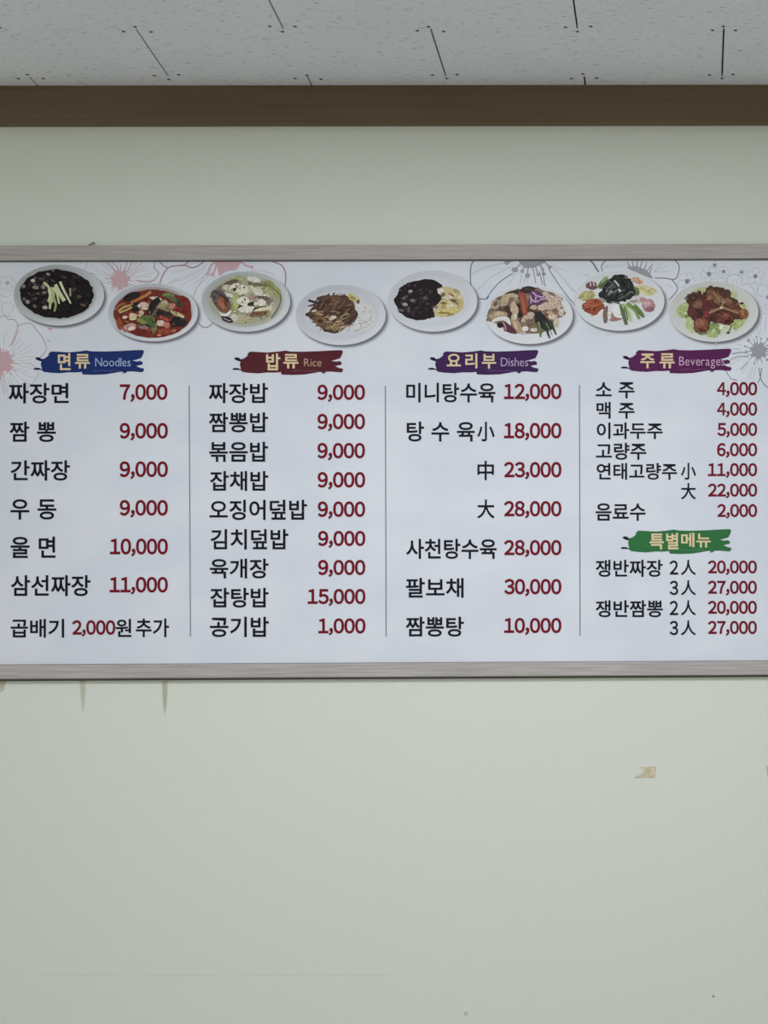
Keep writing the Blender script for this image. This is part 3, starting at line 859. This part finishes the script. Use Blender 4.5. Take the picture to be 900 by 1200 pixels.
s.ell((196, 192, 188), 590, 312, 70, 36, -10); s.ell((146, 138, 132), 560, 325, 34, 12, 0); s.ell((178, 140, 136), 640, 312, 40, 22, 0)
s.build('assorted_strips', o)
s = food(o, s.d, OX, OY)
s.ell((168, 124, 130), 690, 362, 58, 58, 0); s.ell((196, 160, 164), 678, 345, 34, 26, 0); s.ell((142, 94, 104), 705, 392, 36, 22, 0); s.ell((186, 146, 150), 700, 360, 20, 16)
s.build('ham_slice', o)
s = food(o, s.d, OX, OY)
s.blob([(230, 455), (270, 400), (300, 395), (300, 440), (260, 470)], (212, 206, 206)); s.ell((120, 98, 92), 315, 440, 26, 80, 6); s.ell((212, 208, 206), 347, 420, 18, 72, 4); s.ell((150, 124, 116), 395, 450, 40, 50, 0); s.ell((216, 216, 220), 418, 405, 52, 58, 0); s.ell((150, 112, 104), 400, 480, 60, 16, -8); s.ell((214, 214, 216), 440, 445, 34, 26)
s.build('seafood_slices', o)
s = food(o, s.d, OX, OY)
for pts, w, q in (([(452, 350), (470, 440), (497, 530)], 46, (84, 108, 58)), ([(470, 350), (520, 430), (535, 500)], 44, (162, 182, 128)), ([(520, 380), (545, 440), (540, 495)], 22, (196, 208, 170)), ([(500, 340), (570, 400), (610, 480)], 40, (116, 144, 78)), ([(560, 360), (620, 420), (648, 465)], 42, (96, 124, 62)), ([(590, 410), (625, 450), (640, 462)], 10, (60, 86, 42)), ([(480, 370), (500, 440), (506, 490)], 12, (60, 84, 44))):
    s.stroke(pts, w, q, w * 0.6)
s.build('cucumber_strips', o)
s = food(o, s.d, OX, OY)
s.blob([(250, 275), (275, 225), (330, 140), (390, 95), (480, 95), (540, 140), (560, 200), (572, 262), (500, 315), (430, 335), (360, 345), (300, 305)], (37, 41, 40), 9)
s.strands(34, 420, 215, 125, 95, [(74, 82, 78), (24, 27, 28), (58, 66, 60), (96, 104, 96), (48, 56, 48)], (30, 80), (8, 18), (0, 180))
for pts, w, q in (([(390, 140), (420, 175), (430, 190)], 16, (172, 178, 172)), ([(430, 215), (442, 240)], 18, (186, 192, 188)), ([(340, 270), (360, 230), (370, 250)], 12, (140, 148, 138)), ([(320, 225), (324, 240)], 12, (120, 126, 124)), ([(480, 108), (505, 120)], 10, (130, 136, 134)), ([(500, 270), (530, 240), (560, 250)], 14, (96, 112, 84)), ([(345, 345), (380, 330), (440, 345)], 14, (110, 116, 100)), ([(265, 200), (300, 160), (330, 135)], 14, (70, 88, 62))):
    s.stroke(pts, w, q)
s.build('black_mushrooms', o)

# 8 fried chicken on lettuce
OX, OY = 778, 325
o, d = dish(OX, OY, 437, 303, 393, 264, (186, 190, 184), (201, 205, 204), (194, 198, 194), 'pale plate of glazed fried chicken on lettuce')
s = food(o, d, OX, OY)
s.desat = 0.32
for x, y, a, c_, an, q in ((330, 120, 66, 36, -10, (168, 182, 110)), (170, 285, 46, 74, 20, (160, 180, 104)), (235, 420, 46, 80, -15, (168, 188, 116)), (440, 455, 70, 64, 0, (120, 146, 70)), (430, 500, 50, 34, 0, (150, 174, 92)), (640, 400, 84, 58, -25, (158, 182, 98)), (612, 170, 40, 54, 0, (176, 190, 124)), (690, 250, 42, 22, 20, (180, 190, 120)), (545, 440, 60, 28, 0, (192, 202, 160)), (340, 490, 50, 16, 0, (110, 130, 70)), (200, 330, 26, 30, 0, (122, 150, 72))):
    s.ell(q, x, y, a, c_, an, 0.2, 16)
s.scatter(36, 430, 310, 290, 190, [(190, 202, 148), (140, 164, 80), (108, 134, 60), (176, 194, 120)], (8, 20))
s.build('lettuce', o)
s = food(o, s.d, OX, OY)
s.blob([(200, 190), (255, 130), (340, 150), (375, 100), (402, 72), (450, 98), (520, 92), (580, 160), (650, 205), (672, 262), (735, 295), (738, 350), (700, 372), (625, 372), (575, 415), (490, 405), (420, 380), (385, 470), (310, 490), (260, 455), (265, 390), (205, 320), (215, 250)], (82, 48, 39), 7)
s.scatter(60, 430, 250, 200, 140, [(98, 58, 44), (64, 36, 31), (112, 70, 52), (76, 42, 36), (90, 46, 40)], (12, 32))
for x, y, a, c_, q in ((325, 422, 62, 62, (124, 70, 52)), (315, 400, 42, 34, (148, 92, 70)), (340, 465, 34, 16, (84, 42, 34)), (550, 358, 66, 56, (104, 54, 45)), (540, 340, 34, 24, (128, 72, 58)), (570, 390, 40, 20, (70, 32, 30)), (702, 320, 36, 50, (142, 82, 50)), (690, 310, 16, 30, (166, 106, 70)), (300, 240, 42, 40, (122, 86, 70)), (250, 172, 46, 34, (66, 42, 37)), (395, 240, 58, 40, (96, 42, 40)), (430, 150, 62, 46, (114, 78, 54)), (400, 180, 30, 20, (136, 98, 70)), (545, 140, 50, 40, (82, 54, 45)), (605, 245, 50, 40, (104, 60, 46)), (560, 210, 40, 30, (126, 88, 66)), (245, 305, 42, 36, (96, 50, 41)), (420, 350, 50, 32, (84, 42, 37)), (370, 322, 34, 28, (128, 46, 50)), (480, 200, 40, 40, (120, 92, 60)), (320, 330, 26, 30, (70, 38, 34)), (460, 100, 24, 18, (70, 46, 40)), (640, 300, 36, 26, (116, 76, 52))):
    s.ell(q, x, y, a, c_, rnd.uniform(-30, 30), 0.15, 13)
for pts, w, q in (([(395, 312), (460, 285), (524, 264)], 17, (152, 122, 88)), ([(495, 250), (560, 280), (655, 312)], 17, (148, 118, 84)), ([(182, 192), (215, 160), (262, 140)], 12, (84, 62, 52)), ([(430, 130), (470, 170), (490, 215)], 14, (140, 112, 78)), ([(520, 190), (515, 240), (505, 268)], 12, (160, 132, 100)), ([(640, 235), (685, 228)], 12, (120, 110, 84)), ([(600, 415), (580, 460), (565, 487)], 10, (104, 118, 62))):
    s.stroke(pts, w, q)
s.ell((60, 50, 44), 686, 229, 17, 11); s.ell((62, 56, 50), 564, 487, 15, 10); s.ell((214, 200, 180), 505, 268, 14, 8)
s.build('fried_chicken', o)

# ------------------------------------------------------------------ lettering
GL = {}
def glyphs(wanted):
    """outline meshes of single characters, at a stroke weight"""
    obs = []
    for ch, w in wanted:
        if (ch, w) in GL or ch == ' ':
            continue
        cu = bpy.data.curves.new('glyph', 'FONT')
        cu.body = ch
        cu.offset = w
        cu.resolution_u = 4
        cu.fill_mode = 'FRONT'
        ob = bpy.data.objects.new('glyph', cu)
        COL.objects.link(ob)
        obs.append((ch, w, ob))
        GL[(ch, w)] = None
    dg = bpy.context.evaluated_depsgraph_get()
    for ch, w, ob in obs:
        me = bpy.data.meshes.new_from_object(ob.evaluated_get(dg))
        GL[(ch, w)] = ([(v.co.x, v.co.y) for v in me.vertices], [list(p.vertices) for p in me.polygons])
        bpy.data.meshes.remove(me)
        cu = ob.data
        bpy.data.objects.remove(ob)
        bpy.data.curves.remove(cu)

FULL = {c: chr(0xFF10 + int(c)) for c in '0123456789'}
FULL[','] = chr(0xFF0C)
def lay(text, w):
    """-> verts, faces, and the y-range of the glyphs that sit on the line"""
    V, FC, x = [], [], 0.0
    y0, y1 = 9.0, -9.0
    W = {c: (min(w, 0.021) if c == '4' else w) for c in text}
    glyphs([(FULL.get(c, c), W[c]) for c in text])
    prev = ''
    for c in text:
        if c == ' ':
            x += 0.30
            continue
        gv, gf = GL[(FULL.get(c, c), W[c])]
        gx0, gx1 = min(p[0] for p in gv), max(p[0] for p in gv)
        if c.isdigit():
            sx, cell = 0.84, 0.515
            off = x + cell / 2 - sx * (gx0 + gx1) / 2
        elif c == ',':
            sx, cell = 0.8, 0.225
            off = x - 0.005 - gx0 * sx
        elif ord(c) > 0x2E80:
            sx, cell = 1.0, 0.92
            off = x + (0.0 if 0xAC00 <= ord(c) else cell / 2 - (gx0 + gx1) / 2)
        else:
            sx, cell = 1.0, gx1 - gx0 + 0.085
            off = x - gx0
        i = len(V)
        V += [(p[0] * sx + off, p[1]) for p in gv]
        FC += [[i + k for k in f] for f in gf]
        if c != ',' and c not in 'gpqy':
            y0 = min(y0, min(p[1] for p in gv)); y1 = max(y1, max(p[1] for p in gv))
        x += cell
    return V, FC, y0, y1

BLACK, RED = (17, 19, 28), (106, 13, 29)
def letter(name, text, box, col, w, parent, depth=0.0006):
    """print text into the photo box x0, y0, x1, y1 (commas and tails hang below)"""
    V, FC, y0, y1 = lay(text, w)
    x0, x1 = min(p[0] for p in V), max(p[0] for p in V)
    bx0, by0, bx1, by1 = box
    s = Flat(depth)
    c = ink(col)
    for x, y in V:
        px = bx0 + (x - x0) / (x1 - x0) * (bx1 - bx0)
        py = by1 + (y - y0) / (y1 - y0) * (by0 - by1)
        s.v.append(at(px, py, YP - depth) - B0)
        s.c.append(c)
    s.f = FC
    return s.build(name, parent)

WK, WR, WC = 0.017, 0.030, 0.015
names = [
    ('짜장면', 9.9, 448.8, 80.5, 472.8), ('짬 뽕', 11.2, 494.1, 65.5, 517.9), ('간짜장', 12.4, 539.4, 81.9, 563.2), ('우 동', 12.3, 585, 66, 608.8),
    ('울 면', 12.5, 628.8, 65, 653.9), ('삼선짜장', 12.8, 674, 106, 698.6), ('곱배기', 12.5, 725.3, 75.2, 747.2), ('원', 135.4, 725.3, 154, 746.4), ('추가', 159.2, 724.8, 198.1, 746.7),
    ('짜장밥', 244.5, 448.8, 314.1, 472.5), ('짬뽕밥', 244.8, 483.2, 314.1, 506.7), ('볶음밥', 245.2, 517.6, 314.1, 541.3), ('잡채밥', 246, 552, 314.3, 575.3), ('오징어덮밥', 245.4, 585.6, 359.8, 609.4),
    ('김치덮밥', 246.7, 620, 337.9, 644), ('육개장', 245.9, 654.6, 314.7, 677.9), ('잡탕밥', 246.4, 688.8, 314.7, 712), ('공기밥', 246, 722.7, 315, 746.6),
    ('미니탕수육', 476, 448.6, 580.5, 471.6), ('탕 수 육', 476.6, 494, 556.3, 517.4), ('사천탕수육', 475.9, 631.4, 582, 655), ('팔보채', 475.7, 677.3, 543.3, 700.5), ('짬뽕탕', 475.5, 722.7, 543.6, 746),
    ('소 주', 698.1, 447.8, 743.6, 466.9), ('맥 주', 699, 471, 743.6, 490.7), ('이과두주', 699.4, 495.1, 776.6, 514.5), ('고량주', 698.5, 518.8, 757.4, 538.8), ('연태고량주', 699.2, 542.6, 793.4, 562.2), ('음료수', 698, 589.8, 756.6, 610.3),
    ('쟁반짜장', 698, 656, 776.6, 676), ('쟁반짬뽕', 698, 703.4, 776.8, 723.3)]
for t, *bx in names:
    letter('dish_name', t, bx, BLACK, WK, board)
sizes = [('小', 559.2, 494.2, 579.6, 517.2), ('中', 559.5, 540, 578.8, 562.8), ('大', 559.2, 585.3, 579.6, 607.6), ('小', 797.9, 542.4, 815.6, 562), ('大', 797.9, 566, 815.6, 585.3)]
for t, *bx in sizes:
    letter('size_mark', t, bx, BLACK, WC, board)
for y0, dg, yd0, yd1, yp0, yp1 in ((0, '2', 656.8, 673.3, 656, 674), (0, '3', 680.5, 697.3, 680, 697.6), (0, '2', 704, 720.8, 703.4, 721.2), (0, '3', 727.5, 744.3, 727, 744.6)):
    letter('portion_digit', dg, (784.6, yd0, 794.7, yd1), BLACK, 0.018, board)
    letter('portion_mark', '人', (797.8, yp0, 815.6, yp1), BLACK, WC, board)
prices = [
    ('7,000', 140.5, 450.1, 196.3, 468.8), ('9,000', 140.3, 495.5, 196.8, 514.1), ('9,000', 140.3, 540.5, 196.8, 559.2), ('9,000', 140.3, 585.8, 196.8, 604.4), ('10,000', 129, 631, 196.8, 649.9), ('11,000', 128.5, 676, 196.8, 694.5), ('2,000', 84.5, 726.7, 135.2, 744),
    ('9,000', 372, 450.6, 427.8, 468.8), ('9,000', 372, 484.8, 427.8, 503.2), ('9,000', 372, 518.9, 427.8, 537.3), ('9,000', 372.2, 553, 428, 571.5), ('9,000', 372.4, 587.5, 428, 605.9), ('9,000', 372.8, 622, 428.2, 640), ('9,000', 372.8, 656, 428.2, 674), ('15,000', 360.5, 690, 428.3, 708), ('1,000', 373, 724.5, 428.4, 742.5),
    ('12,000', 590.6, 449.6, 658, 468), ('18,000', 590.6, 495.4, 658, 513.9), ('23,000', 590.5, 541.2, 658, 559.6), ('28,000', 590.5, 587, 658, 605.3), ('28,000', 590.5, 632.7, 658, 650.8), ('30,000', 590.8, 678.3, 658, 696.6), ('10,000', 590.8, 724, 658, 742),
    ('4,000', 840.2, 447.5, 887.3, 463.5), ('4,000', 840.2, 471.4, 887.3, 487.2), ('5,000', 840.5, 495.4, 887.3, 511), ('6,000', 840.2, 519.1, 887.3, 534.8), ('11,000', 829.6, 542.6, 887.3, 558.2), ('22,000', 829.6, 566.6, 887.3, 582.1), ('2,000', 840.4, 590.6, 887.3, 606),
    ('20,000', 829.5, 656.7, 887, 672.1), ('27,000', 829.5, 680.4, 887, 696), ('20,000', 829.5, 704, 887, 719.5), ('27,000', 829.5, 727.5, 887, 743.1)]
for t, *bx in prices:
    letter('price', t, bx, RED, WR, board)

# column rules
for (xa, ya), (xb, yb) in (((221.7, 452), (223.2, 746)), ((451.6, 452), (452.5, 746)), ((679, 451), (679.8, 745))):
    s = Flat(0.0004)
    s.stroke([(xa, ya), (xb, yb)], 1.15, (112, 114, 122), None, False)
    s.build('column_rule', board)

# brush-stroke banners
BN = [(118, 84), (128, 76), (180, 78), (255, 83), (330, 77), (395, 68), (430, 75), (520, 77), (640, 73), (760, 66), (815, 65), (828, 74), (822, 95), (806, 126), (770, 138), (740, 144), (775, 152), (800, 147), (818, 158),
      (815, 176), (790, 180), (768, 186), (800, 200), (826, 204), (828, 218), (818, 232), (785, 231), (740, 226), (700, 228), (688, 240), (664, 241), (676, 234), (655, 228), (600, 238), (540, 248), (440, 252), (364, 249), (360, 230),
      (320, 234), (260, 233), (190, 240), (120, 236), (74, 230), (52, 214), (20, 214), (0, 213), (-6, 206), (10, 199), (34, 200), (60, 210), (54, 190), (50, 170), (56, 150), (34, 145), (14, 136), (8, 126), (22, 119), (44, 122), (56, 134), (82, 128), (112, 104), (105, 96)]
def banner(dx, dy, col, dark, label, kor, eng):
    s = Flat(0.0005).crop(40 + dx, 400 + dy, 6.4286)
    s.poly(BN, col)
    # dry bristle ends dipped in darker ink
    s.poly([(52, 214), (20, 214), (0, 213), (-6, 206), (10, 199), (34, 200), (58, 209)], dark)
    s.poly([(54, 150), (34, 145), (14, 136), (8, 126), (22, 119), (44, 122), (56, 134), (62, 140)], dark)
    for x0, x1, y in ((445, 480, 223), (484, 520, 221), (526, 560, 224), (566, 640, 222)):
        s.stroke([(x0, y), ((x0 + x1) / 2, y - 2), (x1, y + 1)], 2.6, mixc(col, PANEL, 0.42), 1.2)
    o = s.build('heading_banner', board)
    o['label'] = label
    for t, bx in kor:
        letter('korean_heading', t, bx, (203, 188, 150), 0.022, o, 0.0009)
    if eng:
        letter('english_heading', eng[0], eng[1], eng[2], -0.004, o, 0.0009)
banner(0, 0, (26, 44, 98), (18, 22, 50), 'blue brush-stroke heading banner', [('면', (67.8, 413.8, 82.8, 433.8)), ('류', (88, 414.8, 105.3, 432))], ('Noodles', (111.6, 419.4, 153.2, 429.3), (150, 170, 200)))
banner(225 + 8.2, 0.2, (78, 30, 38), (24, 18, 44), 'maroon brush-stroke heading banner', [('밥', (311.8, 414.2, 328.5, 434)), ('류', (332, 414.8, 349.8, 431.8))], ('Rice', (356.3, 420.2, 376.8, 429.3), (176, 146, 122)))
banner(455 + 7.2, 0, (56, 30, 76), (24, 18, 44), 'violet brush-stroke heading banner', [('요', (523.5, 414.6, 540.1, 429.3)), ('리', (545.2, 414, 559.4, 431.7)), ('부', (564.7, 414.7, 581.4, 432))], ('Dishes', (586.9, 419.2, 619, 429.2), (172, 150, 180)))
banner(680 + 8.4, -1.5, (80, 28, 74), (36, 16, 40), 'plum purple brush-stroke heading banner', [('주', (750.3, 414.3, 767.4, 431.7)), ('류', (772.9, 414, 790.6, 431.6))], ('Beverages', (795.9, 417.8, 849.2, 428.4), (186, 158, 182)))
banner(680 + 8.2, 210, (44, 104, 58), (20, 40, 28), 'green brush-stroke heading banner', [('특', (761.2, 625.2, 777.9, 643.8)), ('별', (780.7, 624.4, 795.1, 643.8)), ('메', (798.2, 624.4, 813.8, 641.2)), ('뉴', (816, 625.2, 832.8, 641.6))], None)

# ------------------------------------------------------------------ marks on the wallpaper
def wall_flat():
    s = Flat(0.0003, 1e-5)
    s.plane = 0.0
    s.org = Vector((0, 0, 0))
    return s
def stain(name, loops, cols):
    s = wall_flat()
    base, n = s.rings(loops, cols)
    s.f.append(list(range(base, base + n)))
    o = s.build(name, wall, m_stain)
    return o
def drip(cx, y0, y1, w, col, a=0.6):
    pts = []
    N = 20
    def lp(k):
        L = [(cx + (w * k) * (1 - 0.8 * (i / N) ** 1.6) * (1 + rnd.uniform(-0.05, 0.05)), y0 + (y1 - y0) * i / N) for i in range(N + 1)]
        R = [(cx - (w * k) * (1 - 0.8 * (i / N) ** 1.6) * (1 + rnd.uniform(-0.05, 0.05)), y0 + (y1 - y0) * i / N) for i in range(N, -1, -1)]
        return L + R
    outer, inner = lp(1.0), lp(0.45)
    c = alb(col, 0.72)[:3]
    n = len(outer)
    ic = []
    for p in inner:
        t = (p[1] - y0) / (y1 - y0)
        ic.append(c + (a * (0.75 + 0.25 * math.sin(t * 3)) * (1 if t < 0.85 else (1 - t) / 0.15),))
    stain('drip_stain', [outer, inner], [[c + (0.0,)] * n, ic])
drip(97, 798, 836, 4.4, (176, 173, 150), 0.5)
drip(193.2, 798, 839, 4.4, (170, 165, 140), 0.6)
drip(1.5, 797, 812, 7.0, (172, 168, 132), 0.6)
def smudge(cx, cy, rx, ry, col, a, ang=0):
    N = 18
    def lp(k):
        return [(cx + k * rx * (1 + rnd.uniform(-0.15, 0.15)) * math.cos(2 * math.pi * j / N), cy + k * ry * (1 + rnd.uniform(-0.15, 0.15)) * math.sin(2 * math.pi * j / N)) for j in range(N)]
    c = alb(col, 0.72)[:3]
    stain('wall_mark', [lp(1.0), lp(0.45)], [[c + (0.0,)] * N, [c + (a,)] * N])
smudge(836, 1167.5, 2.0, 1.6, (120, 122, 112), 0.8)
smudge(546, 1188, 4, 3.4, (172, 178, 170), 0.4)
for cx, rx, a in ((215, 60, 0.09), (330, 70, 0.07), (420, 60, 0.06), (90, 80, 0.05)):
    smudge(cx, 1142.6 + rnd.uniform(-0.5, 0.5), rx, 1.8, (158, 164, 154), a)

# yellowed tape scraps
m_tape, nt, b = mat('aged_tape', 0.5, 0.3)
n1 = noise(nt, 90, 2, 0.5)
c = ramp(nt, n1.outputs['Fac'], [(0.36, alb((176, 168, 138), 0.80)), (0.55, alb((184, 176, 147), 0.80)), (0.68, alb((194, 190, 168), 0.80))])
nt.links.new(c.outputs[0], b.inputs['Base Color'])
def tape(outline, label):
    org = at(outline[0][0], outline[0][1], 0.0)
    bm = bmesh.new()
    fr = [bm.verts.new(at(x, y, -0.0007) - org) for x, y in outline]
    bk = [bm.verts.new(at(x, y, -0.0001) - org) for x, y in outline]
    bm.faces.new(fr); bm.faces.new(bk[::-1])
    n = len(fr)
    for k in range(n):
        bm.faces.new((fr[k], bk[k], bk[(k + 1) % n], fr[(k + 1) % n]))
    o = bm_obj('tape_scrap', bm, m_tape)
    o.location = org
    tag(o, label, 'tape', 'old tape scraps on the wall')
    return o
tape([(743.2, 911.4), (745, 908.8), (748.5, 909.4), (751, 906.5), (753.5, 904.5), (752, 902.5), (755.5, 900.5), (750, 899.5), (748.6, 898.2), (754, 899), (760, 898.6), (765, 898.5), (768.8, 898.4), (768.2, 903), (768, 908), (767, 911), (762, 911.8), (756, 910.8), (750, 911.6), (746, 911.2)],
     'tan tape scrap with a torn ragged side on the bare wall below the menu prices')
tape([(898.2, 897.6), (908, 897.2), (918, 897.6), (918.4, 909.4), (908, 909.8), (898.6, 909.2), (899.2, 904), (897.8, 901)],
     'tan tape scrap cut off by the edge of the photo')
